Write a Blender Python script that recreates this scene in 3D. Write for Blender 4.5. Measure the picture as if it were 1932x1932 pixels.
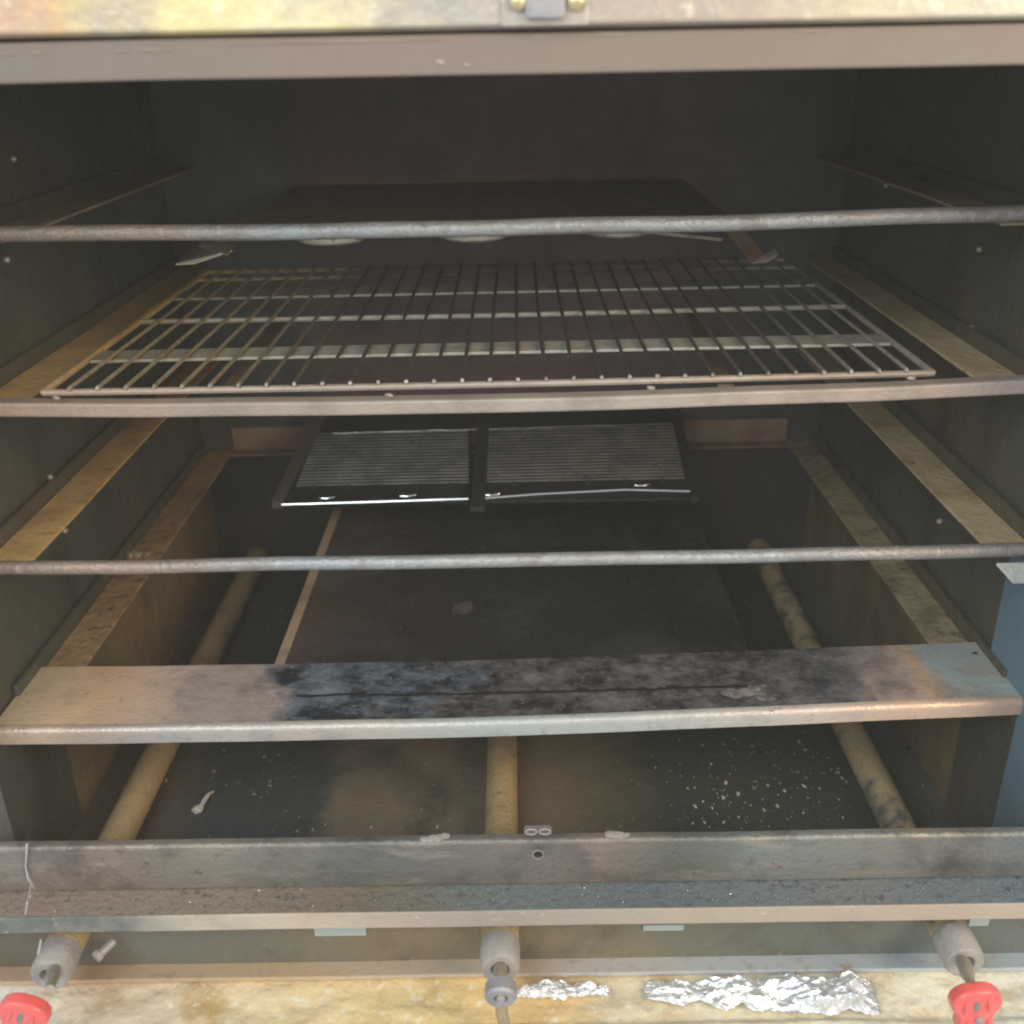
import bpy, bmesh, math, random
from mathutils import Vector, Matrix, noise
random.seed(7)
S = bpy.context.scene
COL = S.collection
for o in list(bpy.data.objects): bpy.data.objects.remove(o)

# ------------------------------------------------------------------ camera
Z0 = 0.75                        # camera height above the stand's foot
CX = 0.008                       # camera stands a little right of the cabinet's middle
F = 1932.0                       # focal length in units of a 1932-unit wide picture
def norm(v): return Vector(v).normalized()
Yc = norm((-5.0, 875.0, -F))     # the cabinet's depth axis seen from the camera
ro = math.radians(1.05)
zc = Vector((-math.sin(ro), math.cos(ro), 0.0)); zc.z = -(zc.x*Yc.x + zc.y*Yc.y)/Yc.z
Zc = zc.normalized(); Xc = Yc.cross(Zc).normalized()
R = Matrix((Xc, Yc, Zc))         # world from camera
cd = bpy.data.cameras.new('camera'); cam = bpy.data.objects.new('camera', cd); COL.objects.link(cam)
cam.matrix_world = Matrix.Translation((CX, 0, Z0)) @ R.to_4x4()
cd.sensor_width = 36; cd.lens = 36; cd.clip_start = 0.02; cd.clip_end = 50
cd.dof.use_dof = True; cd.dof.focus_distance = 0.86; cd.dof.aperture_fstop = 5.6
S.camera = cam
# ------------------------------------------------------------------ light
w = bpy.data.worlds.new('World'); S.world = w; w.use_nodes = True
w.node_tree.nodes['Background'].inputs[0].default_value = (0.82, 0.90, 1.0, 1)
w.node_tree.nodes['Background'].inputs[1].default_value = 0.72
def area(name, loc, target, size, power, col):
    l = bpy.data.lights.new(name, 'AREA'); l.shape = 'RECTANGLE'; l.size, l.size_y = size; l.energy = power; l.color = col
    o = bpy.data.objects.new(name, l); COL.objects.link(o); o.location = loc
    o.rotation_euler = (Vector(target) - Vector(loc)).to_track_quat('-Z', 'Y').to_euler()
area('window_light', (-0.75, -0.75, 1.55), (0.1, 0.8, 0.35), (1.3, 0.9), 23, (0.86, 0.95, 1.0))
area('warm_lamp', (1.15, -0.45, 1.15), (-0.3, 0.8, 0.35), (0.7, 0.7), 18, (1.0, 0.80, 0.56))
S.view_settings.view_transform = 'Standard'; S.view_settings.look = 'None'
S.view_settings.exposure = 0; S.view_settings.gamma = 1
S.render.resolution_x = S.render.resolution_y = 1024
S.render.engine = 'CYCLES'
S.cycles.pixel_filter_type = 'BLACKMAN_HARRIS'; S.cycles.filter_width = 2.0
S.cycles.max_bounces = 8; S.cycles.diffuse_bounces = 5

# ------------------------------------------------------------------ helpers
def lerp(a, b, t): return a + (b-a)*t
def H(h): return Z0 - h          # h = metres below the camera
def ray(px, py):
    return (R @ Vector((px - 966, 966 - py, -F))).normalized()
def at(px, py, h=None, Y=None, X=None, plane=None):
    d = ray(px, py); o = Vector((CX, 0, Z0))
    if h is not None: t = (-h)/d.z
    elif Y is not None: t = Y/d.y
    elif X is not None: t = (X-CX)/d.x
    else:
        p, n = plane; t = (p - o).dot(n)/d.dot(n)
    return o + d*t
class MB:
    def __init__(s): s.bm = bmesh.new()
    def box(s, x0, x1, y0, y1, z0, z1):
        c = Vector(((x0+x1)/2, (y0+y1)/2, (z0+z1)/2))
        m = Matrix.Translation(c) @ Matrix.Diagonal((abs(x1-x0), abs(y1-y0), abs(z1-z0), 1))
        bmesh.ops.create_cube(s.bm, size=1, matrix=m); return s
    def prism(s, outline, y0, y1):                    # outline of (x, z) pushed along y
        a = [s.bm.verts.new((x, y0, z)) for x, z in outline]; b = [s.bm.verts.new((x, y1, z)) for x, z in outline]
        n = len(outline)
        for i in range(n): s.bm.faces.new((a[i], a[(i+1) % n], b[(i+1) % n], b[i]))
        s.bm.faces.new(a[::-1]); s.bm.faces.new(b); return s
    def beam(s, prof, x0, x1, sag=0.0, n=24, wob=0.0, seed=0.0, tilt=(0, 0)):   # closed (y, z) outline swept along x
        rows = []
        for i in range(n+1):
            t = i/n; x = x0 + (x1-x0)*t; dz = -sag*4*t*(1-t) + wob*noise.noise(Vector((x*9, seed, 0))) + tilt[0]*(1-t) + tilt[1]*t
            rows.append([s.bm.verts.new((x, y, z+dz)) for y, z in prof])
        m = len(prof)
        for i in range(n):
            for j in range(m): s.bm.faces.new((rows[i][j], rows[i][(j+1) % m], rows[i+1][(j+1) % m], rows[i+1][j]))
        s.bm.faces.new(rows[0][::-1]); s.bm.faces.new(rows[-1]); return s
    def tube(s, pts, r, seg=10, caps=True):
        pts = [Vector(p) for p in pts]; rr = r if isinstance(r, (list, tuple)) else [r]*len(pts)
        rings = []; up = None
        for i, p in enumerate(pts):
            d = (pts[min(i+1, len(pts)-1)] - pts[max(i-1, 0)]).normalized()
            if up is None: up = Vector((0, 0, 1)) if abs(d.z) < 0.9 else Vector((1, 0, 0))
            a = d.cross(up).normalized(); up = a.cross(d).normalized()
            rings.append([s.bm.verts.new(p + (a*math.cos(2*math.pi*k/seg) + up*math.sin(2*math.pi*k/seg))*rr[i]) for k in range(seg)])
        for i in range(len(rings)-1):
            for k in range(seg):
                s.bm.faces.new((rings[i][k], rings[i][(k+1) % seg], rings[i+1][(k+1) % seg], rings[i+1][k]))
        if caps: s.bm.faces.new(rings[0][::-1]); s.bm.faces.new(rings[-1])
        return s
    def slab(s, q, t):                                # four corner points, thickness downwards
        a = [s.bm.verts.new(p) for p in q]; b = [s.bm.verts.new(Vector(p) - Vector((0, 0, t))) for p in q]
        s.bm.faces.new(a); s.bm.faces.new(b[::-1])
        for i in range(4): s.bm.faces.new((a[i], b[i], b[(i+1) % 4], a[(i+1) % 4]))
        return s
    def lump(s, c, r, sub=1, j=0.35):
        res = bmesh.ops.create_icosphere(s.bm, subdivisions=sub, radius=1, matrix=Matrix.Identity(4))
        rot = Matrix.Rotation(random.uniform(-0.5, 0.5), 3, 'Z')
        for v in res['verts']:
            k = 1 + random.uniform(-j, j)
            v.co = Vector(c) + rot @ Vector((v.co.x*r[0]*k, v.co.y*r[1]*k, v.co.z*r[2]*k))
        return s
    def build(s, name, mat, parent=None, bevel=0.0, smooth=False, seg=2):
        bmesh.ops.recalc_face_normals(s.bm, faces=s.bm.faces)
        me = bpy.data.meshes.new(name); s.bm.to_mesh(me); s.bm.free()
        if parent is not None:
            L = Vector((0, 0, 0)); p = parent
            while p is not None: L += p.location; p = p.parent
            me.transform(Matrix.Translation(-L))
        me.materials.append(mat)
        o = bpy.data.objects.new(name, me); COL.objects.link(o)
        if parent is not None: o.parent = parent
        if smooth:
            for f in me.polygons: f.use_smooth = True
            try: me.set_sharp_from_angle(angle=math.radians(40))
            except Exception: pass
        if bevel:
            b = o.modifiers.new('bevel', 'BEVEL'); b.width = bevel; b.segments = seg; b.limit_method = 'ANGLE'; b.angle_limit = math.radians(50)
        return o
def thing(name, label, cat, loc, group=None):
    o = bpy.data.objects.new(name, None); COL.objects.link(o); o.location = loc
    o['label'] = label; o['category'] = cat
    if group: o['group'] = group
    o.empty_display_size = 0.05
    return o
def tag(o, label, cat, group=None):
    o['label'] = label; o['category'] = cat
    if group: o['group'] = group
    return o
def copy_tree(o, parent=None):
    c = o.copy(); COL.objects.link(c); c.parent = parent
    for ch in list(o.children): copy_tree(ch, c)
    return c
# ------------------------------------------------------------------ materials
def mat(name, stops, xr=(-0.42, 0.42), mott=None, fine=None, streak=None, speck=None, rough=0.5, rvar=0.15, metal=0.0,
        bump=(260, 0.25), bump2=None, coat=0.0, warp=0.05, spec=0.5, zones=()):
    """stops: [(x, rgb)] along the object's x. mott: (scale, rgb, lo, hi) soft stains; fine: (scale, rgb, lo, hi) small ones;
    streak: (scale vector, rgb, lo, hi); speck: (scale, rgb, threshold) pale flecks."""
    m = bpy.data.materials.new(name); m.use_nodes = True
    nt = m.node_tree; N = nt.nodes; L = nt.links; b = N['Principled BSDF']
    tc = N.new('ShaderNodeTexCoord'); oi = N.new('ShaderNodeObjectInfo')
    off = N.new('ShaderNodeVectorMath'); off.operation = 'ADD'
    sc = N.new('ShaderNodeVectorMath'); sc.operation = 'SCALE'; sc.inputs[0].default_value = (7.3, 3.1, 5.7)
    L.new(oi.outputs['Random'], sc.inputs['Scale']); L.new(tc.outputs['Object'], off.inputs[0]); L.new(sc.outputs[0], off.inputs[1])
    P = off.outputs[0]
    def nz(scale, detail=5, vec=None, rough_=0.6):
        n = N.new('ShaderNodeTexNoise'); n.inputs['Scale'].default_value = scale; n.inputs['Detail'].default_value = detail
        n.inputs['Roughness'].default_value = rough_; L.new(vec or P, n.inputs['Vector']); return n.outputs['Fac']
    def rng(v, a, b_, c=0, d=1):
        n = N.new('ShaderNodeMapRange'); n.clamp = True
        for i, k in enumerate((a, b_, c, d)): n.inputs[i+1].default_value = k
        L.new(v, n.inputs[0]); return n.outputs[0]
    def mix(f, a, b_):
        n = N.new('ShaderNodeMix'); n.data_type = 'RGBA'; L.new(f, n.inputs[0]); L.new(a, n.inputs[6])
        if isinstance(b_, tuple): n.inputs[7].default_value = (*b_, 1)
        else: L.new(b_, n.inputs[7])
        return n.outputs[2]
    if len(stops) == 1:
        c = N.new('ShaderNodeRGB'); c.outputs[0].default_value = (*stops[0][1], 1); colr = c.outputs[0]
    else:
        sx = N.new('ShaderNodeSeparateXYZ'); L.new(tc.outputs['Object'], sx.inputs[0])
        ad = N.new('ShaderNodeMath'); ad.operation = 'ADD'; L.new(sx.outputs[0], ad.inputs[0])
        L.new(rng(nz(14, 4), 0.2, 0.8, -warp, warp), ad.inputs[1])
        rmp = N.new('ShaderNodeValToRGB'); L.new(rng(ad.outputs[0], xr[0], xr[1]), rmp.inputs[0])
        el = rmp.color_ramp.elements
        ss = [((x-xr[0])/(xr[1]-xr[0]), c) for x, c in stops]
        el[0].position, el[0].color = ss[0][0], (*ss[0][1], 1); el[1].position, el[1].color = ss[-1][0], (*ss[-1][1], 1)
        for p, c in ss[1:-1]:
            e = el.new(p); e.color = (*c, 1)
        colr = rmp.outputs[0]
    if mott: colr = mix(rng(nz(mott[0], 6), mott[2], mott[3]), colr, mott[1])
    for (xa, xb, ed, ca, cb, vs, lo, hi) in zones:      # patch between xa and xb, mottled ca / cb
        sz = N.new('ShaderNodeSeparateXYZ'); L.new(tc.outputs['Object'], sz.inputs[0])
        az = N.new('ShaderNodeMath'); az.operation = 'ADD'; L.new(sz.outputs[0], az.inputs[0]); L.new(rng(nz(22, 5), 0.25, 0.75, -ed, ed), az.inputs[1])
        mu = N.new('ShaderNodeMath'); mu.operation = 'MULTIPLY'
        L.new(rng(az.outputs[0], xa-0.010, xa+0.012), mu.inputs[0]); L.new(rng(az.outputs[0], xb+ed, xb-ed), mu.inputs[1])
        mz = N.new('ShaderNodeMapping'); mz.inputs['Rotation'].default_value = (0, 0, math.radians(28)); mz.inputs['Scale'].default_value = vs; L.new(P, mz.inputs[0])
        ra = N.new('ShaderNodeRGB'); ra.outputs[0].default_value = (*ca, 1)
        colr = mix(mu.outputs[0], colr, mix(rng(nz(1.0, 12, mz.outputs[0], 0.78), lo, hi), ra.outputs[0], cb))
    if streak:
        mp = N.new('ShaderNodeMapping'); mp.inputs['Scale'].default_value = streak[0]; L.new(P, mp.inputs[0])
        colr = mix(rng(nz(1.0, 5, mp.outputs[0]), streak[2], streak[3]), colr, streak[1])
    if fine: colr = mix(rng(nz(fine[0], 4), fine[2], fine[3]), colr, fine[1])
    if speck:
        v = N.new('ShaderNodeTexVoronoi'); v.inputs['Scale'].default_value = speck[0]; L.new(P, v.inputs['Vector'])
        colr = mix(rng(v.outputs['Distance'], speck[2], speck[2]*0.5, 0, 1), colr, speck[1])
    L.new(colr, b.inputs['Base Color'])
    b.inputs['Metallic'].default_value = metal
    b.inputs['Specular IOR Level'].default_value = spec
    L.new(rng(nz(38, 5), 0.3, 0.7, max(0.05, rough-rvar), min(1, rough+rvar)), b.inputs['Roughness'])
    if coat: b.inputs['Coat Weight'].default_value = coat; b.inputs['Coat Roughness'].default_value = 0.12
    bp = N.new('ShaderNodeBump'); bp.inputs['Strength'].default_value = bump[1]; bp.inputs['Distance'].default_value = 0.002
    L.new(nz(bump[0], 6), bp.inputs['Height']); last = bp
    if bump2:
        b2 = N.new('ShaderNodeBump'); b2.inputs['Strength'].default_value = bump2[1]; b2.inputs['Distance'].default_value = 0.006
        L.new(nz(bump2[0], 3), b2.inputs['Height']); L.new(bp.outputs[0], b2.inputs['Normal']); last = b2
    L.new(last.outputs[0], b.inputs['Normal'])
    if coat: L.new(last.outputs[0], b.inputs['Coat Normal'])
    return m
M = {}
M['smear2'] = mat('ashy_smear', [(0, (0.26, 0.23, 0.215))], mott=(70, (0.10, 0.09, 0.085), 0.42, 0.66), fine=(200, (0.4, 0.37, 0.34), 0.6, 0.8), rough=0.45, bump=(240, 0.9))
M['spot'] = mat('brown_grease_spot', [(0, (0.12, 0.085, 0.075))], mott=(90, (0.06, 0.05, 0.045), 0.4, 0.66), rough=0.5)
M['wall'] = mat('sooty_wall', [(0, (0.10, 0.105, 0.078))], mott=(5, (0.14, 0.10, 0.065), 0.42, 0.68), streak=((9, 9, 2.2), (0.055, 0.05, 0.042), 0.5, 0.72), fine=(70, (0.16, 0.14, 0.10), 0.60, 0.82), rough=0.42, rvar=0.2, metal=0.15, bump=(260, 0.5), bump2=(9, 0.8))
M['lowwall'] = mat('lit_brown_wall', [(0, (0.27, 0.18, 0.09))], mott=(9, (0.10, 0.075, 0.05), 0.42, 0.7), streak=((14, 14, 3), (0.30, 0.23, 0.10), 0.5, 0.75), fine=(50, (0.12, 0.08, 0.05), 0.56, 0.8), rough=0.45, bump=(260, 0.5), bump2=(12, 0.8))  # lit brown of the rear lower walls, light painted into the colour
M['back'] = mat('sooty_back', [(-0.4, (0.10, 0.105, 0.08)), (-0.27, (0.10, 0.10, 0.078)), (-0.2, (0.19, 0.10, 0.088)), (0.18, (0.21, 0.115, 0.09)), (0.3, (0.10, 0.095, 0.075)), (0.4, (0.085, 0.10, 0.078))], mott=(6, (0.07, 0.055, 0.048), 0.4, 0.7), streak=((14, 14, 2.5), (0.15, 0.12, 0.09), 0.56, 0.8), rough=0.5, bump=(260, 0.4), bump2=(10, 0.8), warp=0.04)
M['backlow'] = mat('black_lower_back', [(-0.4, (0.04, 0.04, 0.034)), (0.1, (0.05, 0.035, 0.032)), (0.28, (0.07, 0.05, 0.04)), (0.4, (0.045, 0.045, 0.04))], mott=(9, (0.09, 0.065, 0.045), 0.5, 0.75), rough=0.5, bump=(260, 0.4), bump2=(12, 0.6))  # lower back wall, coloured darker than the wall above
M['rail'] = mat('greasy_tan_rail', [(-0.42, (0.66, 0.41, 0.15)), (0.0, (0.50, 0.35, 0.17)), (0.42, (0.58, 0.43, 0.25))], mott=(18, (0.38, 0.23, 0.11), 0.48, 0.72), streak=((30, 6, 30), (0.62, 0.46, 0.26), 0.55, 0.75), fine=(110, (0.18, 0.11, 0.06), 0.60, 0.74), rough=0.5, bump=(200, 0.7), bump2=(30, 0.4), warp=0.02)
M['rail_dim'] = mat('shaded_upper_rail', [(0, (0.36, 0.28, 0.17))], mott=(16, (0.2, 0.15, 0.1), 0.45, 0.8), rough=0.6)  # darker copy of the rail tan, shade of the upper cavity painted in
M['rail_low'] = mat('crusted_low_rail', [(-0.42, (0.46, 0.28, 0.13)), (0.42, (0.42, 0.32, 0.18))], mott=(26, (0.22, 0.15, 0.09), 0.45, 0.68), fine=(90, (0.14, 0.10, 0.065), 0.54, 0.7), speck=None, rough=0.5, bump=(130, 0.9), bump2=(40, 0.5))
M['railback'] = mat('dim_back_rail', [(0, (0.36, 0.26, 0.15))], mott=(14, (0.20, 0.07, 0.05), 0.4, 0.7), rough=0.6)
M['bar'] = mat('tan_to_grey_bar', [(-0.42, (0.36, 0.25, 0.18)), (-0.24, (0.36, 0.28, 0.22)), (-0.15, (0.36, 0.38, 0.39)), (0.0, (0.40, 0.40, 0.37)), (0.2, (0.35, 0.36, 0.36)), (0.30, (0.34, 0.30, 0.27)), (0.42, (0.36, 0.28, 0.24))],
               mott=(40, (0.28, 0.25, 0.22), 0.45, 0.7), fine=(420, (0.24, 0.23, 0.21), 0.54, 0.76), streak=((160, 40, 40), (0.56, 0.56, 0.54), 0.60, 0.8), rough=0.34, metal=0.35, bump=(420, 0.5), bump2=(120, 0.25), warp=0.02)  # pinkish tan ends, paler bluish grey towards the middle
M['bar2'] = mat('pale_bar', [(-0.42, (0.46, 0.30, 0.20)), (-0.2, (0.40, 0.31, 0.25)), (0.0, (0.42, 0.37, 0.30)), (0.42, (0.45, 0.33, 0.27))], mott=(26, (0.30, 0.24, 0.19), 0.45, 0.75), rough=0.5, metal=0.2, bump=(300, 0.5))
M['wire'] = mat('side_lit_wire', [(-0.42, (0.62, 0.48, 0.28)), (-0.22, (0.42, 0.33, 0.2)), (-0.14, (0.10, 0.08, 0.065)), (0.14, (0.085, 0.07, 0.06)), (0.22, (0.2, 0.17, 0.13)), (0.30, (0.50, 0.44, 0.34)), (0.42, (0.55, 0.48, 0.38))], fine=(200, (0.10, 0.08, 0.06), 0.5, 0.8), rough=0.45, metal=0.3, bump=(300, 0.5), warp=0.02)  # sides painted tan as if lit, middle painted dark
M['strap'] = mat('pale_strap', [(-0.36, (0.30, 0.24, 0.15)), (-0.15, (0.46, 0.42, 0.34)), (0.16, (0.48, 0.44, 0.36)), (0.36, (0.40, 0.36, 0.27))], fine=(60, (0.3, 0.24, 0.17), 0.5, 0.75), rough=0.5, metal=0.2)
M['plate'] = mat('heat_stained_plate', [(-0.42, (0.82, 0.64, 0.40)), (-0.37, (0.80, 0.60, 0.37)), (-0.33, (0.78, 0.50, 0.30)), (-0.29, (0.70, 0.50, 0.37)), (-0.24, (0.52, 0.40, 0.34)), (-0.205, (0.40, 0.34, 0.29)), (-0.1, (0.30, 0.28, 0.27)), (0.15, (0.30, 0.26, 0.24)),
                (0.22, (0.40, 0.31, 0.27)), (0.27, (0.62, 0.48, 0.42)), (0.325, (0.68, 0.50, 0.40)), (0.338, (0.74, 0.50, 0.30)), (0.352, (0.52, 0.56, 0.51)), (0.42, (0.54, 0.57, 0.51))],
                zones=((-0.27, -0.10, 0.05, (0.48, 0.38, 0.33), (0.26, 0.20, 0.18), (30, 60, 30), 0.46, 0.70), (-0.190, 0.285, 0.035, (0.030, 0.034, 0.042), (0.27, 0.31, 0.36), (30, 46, 30), 0.42, 0.66), (-0.05, 0.275, 0.09, (0.035, 0.033, 0.034), (0.27, 0.245, 0.235), (40, 55, 40), 0.42, 0.68)),
                streak=((160, 90, 160), (0.40, 0.42, 0.44), 0.66, 0.80),
                mott=(30, (0.52, 0.38, 0.30), 0.52, 0.8), fine=(120, (0.22, 0.18, 0.16), 0.64, 0.8), rough=0.34, rvar=0.15, metal=0.2, bump=(260, 0.35), bump2=(40, 0.15), warp=0.015)
M['flange'] = mat('worn_flange', [(-0.42, (0.66, 0.48, 0.32)), (-0.33, (0.40, 0.31, 0.24)), (-0.27, (0.42, 0.38, 0.34)), (-0.12, (0.50, 0.44, 0.37)), (-0.02, (0.44, 0.46, 0.42)), (0.12, (0.50, 0.49, 0.44)), (0.24, (0.58, 0.48, 0.40)), (0.3, (0.60, 0.42, 0.29)), (0.42, (0.55, 0.38, 0.28))], mott=(28, (0.34, 0.33, 0.30), 0.52, 0.72), fine=(120, (0.25, 0.22, 0.2), 0.6, 0.8), rough=0.32, metal=0.3, bump=(240, 0.4), warp=0.015)
M['lip'] = mat('stained_lip', [(-0.42, (0.251, 0.224, 0.198)), (-0.33, (0.277, 0.211, 0.165)), (-0.22, (0.264, 0.231, 0.191)), (-0.12, (0.158, 0.163, 0.145)), (0.0, (0.218, 0.190, 0.165)), (0.07, (0.264, 0.204, 0.165)), (0.12, (0.145, 0.150, 0.125)), (0.2, (0.238, 0.252, 0.224)), (0.33, (0.251, 0.231, 0.198)), (0.42, (0.145, 0.177, 0.191))],
               mott=(17, (0.095, 0.095, 0.082), 0.48, 0.68), streak=((14, 14, 70), (0.36, 0.30, 0.23), 0.54, 0.74), fine=(90, (0.12, 0.10, 0.085), 0.6, 0.78), rough=0.32, rvar=0.18, metal=0.35, bump=(220, 0.6), bump2=(20, 0.35), warp=0.04)
M['sill'] = mat('gritty_sill', [(-0.42, (0.277, 0.204, 0.158)), (-0.24, (0.277, 0.218, 0.165)), (-0.1, (0.198, 0.163, 0.119)), (-0.02, (0.172, 0.197, 0.185)), (0.1, (0.145, 0.170, 0.178)), (0.25, (0.185, 0.197, 0.198)), (0.42, (0.132, 0.184, 0.211))],
                fine=(160, (0.066, 0.068, 0.066), 0.55, 0.75), rough=0.32, metal=0.1, bump=(210, 1.0), warp=0.05)
M['sillface'] = mat('tan_sill_face', [(-0.42, (0.14, 0.16, 0.15)), (-0.30, (0.16, 0.17, 0.16)), (-0.24, (0.56, 0.50, 0.40)), (-0.15, (0.55, 0.44, 0.34)), (-0.02, (0.36, 0.31, 0.28)), (0.12, (0.44, 0.37, 0.29)), (0.42, (0.50, 0.40, 0.31))],
                mott=(30, (0.40, 0.33, 0.25), 0.45, 0.8), fine=(140, (0.62, 0.57, 0.48), 0.62, 0.8), rough=0.55, bump=(260, 0.5), warp=0.03)
M['underpanel'] = mat('brown_under_panel', [(-0.42, (0.158, 0.122, 0.087)), (-0.3, (0.158, 0.156, 0.124)), (-0.2, (0.158, 0.150, 0.118)), (-0.08, (0.216, 0.170, 0.105)), (0.08, (0.202, 0.170, 0.112)), (0.2, (0.144, 0.156, 0.118)), (0.42, (0.144, 0.163, 0.149))],
                mott=(25, (0.108, 0.088, 0.062), 0.5, 0.8), fine=(180, (0.302, 0.245, 0.167), 0.62, 0.78), rough=0.5, bump=(260, 0.6))
M['traylip'] = mat('pale_tray_lip', [(-0.42, (0.62, 0.42, 0.28)), (-0.2, (0.62, 0.46, 0.28)), (0.0, (0.66, 0.56, 0.46)), (0.15, (0.58, 0.60, 0.62)), (0.42, (0.50, 0.58, 0.62))], fine=(90, (0.45, 0.34, 0.22), 0.55, 0.8), rough=0.35, metal=0.3)
M['tray'] = mat('greasy_yellow_tray', [(-0.42, (0.78, 0.74, 0.62)), (-0.33, (0.74, 0.62, 0.46)), (-0.18, (0.84, 0.68, 0.40)), (-0.05, (0.84, 0.62, 0.28)), (0.02, (0.84, 0.60, 0.28)), (0.07, (0.72, 0.62, 0.42)), (0.2, (0.90, 0.82, 0.58)), (0.34, (0.94, 0.88, 0.68)), (0.42, (0.80, 0.80, 0.70))],
                mott=(22, (0.55, 0.36, 0.15), 0.52, 0.72), fine=(90, (0.95, 0.90, 0.74), 0.56, 0.76), rough=0.24, rvar=0.14, metal=0.0, bump=(110, 0.6), bump2=(30, 1.0), coat=0.7)
M['foil'] = mat('crumpled_foil', [(0, (0.96, 0.96, 0.95))], rough=0.32, rvar=0.1, metal=0.7, bump=(300, 0.1), bump2=(70, 0.5))
M['toprail'] = mat('brown_grey_top_rail', [(-0.42, (0.17, 0.145, 0.115)), (-0.1, (0.235, 0.175, 0.135)), (0.42, (0.25, 0.20, 0.16))], mott=(4, (0.20, 0.165, 0.13), 0.4, 0.8), rough=0.6, bump=(300, 0.15), warp=0.05)
M['toppanel'] = mat('yellow_stained_panel', [(-0.42, (0.50, 0.40, 0.38)), (-0.36, (0.62, 0.55, 0.50)), (-0.30, (0.62, 0.40, 0.32)), (-0.24, (0.66, 0.42, 0.22)), (-0.2, (0.72, 0.56, 0.24)), (-0.1, (0.78, 0.66, 0.38)), (-0.04, (0.46, 0.41, 0.34)), (0.1, (0.46, 0.38, 0.31)), (0.2, (0.60, 0.52, 0.36)), (0.42, (0.72, 0.67, 0.56))],
                mott=(22, (0.40, 0.36, 0.32), 0.5, 0.75), fine=(60, (0.85, 0.8, 0.62), 0.58, 0.8), rough=0.42, metal=0.15, bump=(160, 0.5), bump2=(30, 0.4), warp=0.06)
M['screw'] = mat('brass_screw', [(0, (0.70, 0.55, 0.28))], fine=(150, (0.85, 0.75, 0.5), 0.5, 0.7), rough=0.3, metal=0.7)
M['latch'] = mat('grey_latch', [(0, (0.40, 0.38, 0.37))], mott=(60, (0.30, 0.29, 0.29), 0.45, 0.7), rough=0.45, metal=0.3)
M['jambL'] = mat('grey_jamb', [(0, (0.26, 0.27, 0.26))], mott=(12, (0.18, 0.18, 0.17), 0.45, 0.7), rough=0.5)
M['jambR'] = mat('blue_lit_jamb', [(0, (0.16, 0.24, 0.29))], mott=(10, (0.12, 0.17, 0.20), 0.45, 0.75), rough=0.5, metal=0.1)
M['floor'] = mat('sooty_floor', [(-0.42, (0.14, 0.10, 0.065)), (-0.34, (0.13, 0.10, 0.07)), (-0.28, (0.06, 0.072, 0.072)), (-0.19, (0.065, 0.075, 0.072)), (-0.165, (0.21, 0.165, 0.115)), (0.03, (0.20, 0.155, 0.10)), (0.09, (0.13, 0.11, 0.07)), (0.14, (0.05, 0.062, 0.048)), (0.33, (0.055, 0.066, 0.052)), (0.42, (0.12, 0.11, 0.08))],
                mott=(11, (0.07, 0.062, 0.05), 0.5, 0.72), fine=(80, (0.24, 0.20, 0.15), 0.64, 0.78), rough=0.35, rvar=0.2, bump=(240, 0.6), bump2=(16, 0.5), warp=0.03, spec=0.5)
M['pipe'] = mat('tan_burner_pipe', [(0, (0.54, 0.38, 0.19))], mott=(16, (0.26, 0.18, 0.11), 0.5, 0.7), fine=(80, (0.12, 0.09, 0.06), 0.62, 0.78), rough=0.5, bump=(200, 0.8))
M['pipedark'] = mat('sooty_burner_pipe', [(0, (0.52, 0.38, 0.20))], mott=(20, (0.14, 0.14, 0.12), 0.47, 0.58), fine=(80, (0.12, 0.10, 0.08), 0.6, 0.8), rough=0.5, bump=(200, 0.8))
M['cap'] = mat('grey_cast_cap', [(0, (0.42, 0.38, 0.34))], mott=(60, (0.30, 0.27, 0.25), 0.45, 0.7), rough=0.6, bump=(350, 0.5))
M['nozzle'] = mat('dull_brass_nozzle', [(0, (0.48, 0.42, 0.30))], mott=(60, (0.38, 0.37, 0.33), 0.4, 0.7), rough=0.35, metal=0.5)
M['red'] = mat('faded_red_plastic', [(0, (0.88, 0.13, 0.11))], mott=(60, (0.86, 0.22, 0.18), 0.5, 0.8), rough=0.28, fine=(90, (0.45, 0.10, 0.08), 0.60, 0.8), bump=(160, 0.3), coat=0.3)
M['hole'] = mat('grey_recess', [(0, (0.22, 0.24, 0.20))], rough=0.6)
M['baffle'] = mat('olive_baffle', [(-0.3, (0.30, 0.25, 0.16)), (0.0, (0.27, 0.23, 0.16)), (0.3, (0.26, 0.20, 0.15))], mott=(7, (0.2, 0.15, 0.11), 0.45, 0.75), rough=0.5, metal=0.2, bump=(200, 0.25))
M['bright'] = mat('pale_flange', [(0, (0.58, 0.52, 0.40))], mott=(40, (0.26, 0.22, 0.16), 0.45, 0.7), rough=0.35, metal=0.4)
M['dish'] = mat('burnt_foil_dish', [(0, (0.62, 0.58, 0.47))], mott=(60, (0.42, 0.32, 0.2), 0.55, 0.75), fine=(120, (0.15, 0.12, 0.09), 0.64, 0.75), rough=0.4, metal=0.1, bump=(160, 0.9))
M['sheet'] = mat('black_deflector', [(-0.22, (0.09, 0.06, 0.048)), (-0.12, (0.04, 0.033, 0.028)), (0.0, (0.028, 0.029, 0.025)), (0.22, (0.014, 0.015, 0.014))], mott=(8, (0.085, 0.085, 0.075), 0.5, 0.75), streak=((12, 5, 12), (0.03, 0.028, 0.025), 0.5, 0.72), fine=(60, (0.13, 0.12, 0.10), 0.66, 0.8), rough=0.26, rvar=0.2, bump=(160, 0.4), bump2=(11, 0.9), warp=0.05, spec=0.6)
M['sheetedge'] = mat('tan_deflector_edge', [(0, (0.42, 0.30, 0.19))], mott=(25, (0.22, 0.15, 0.1), 0.45, 0.75), rough=0.5)
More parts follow.
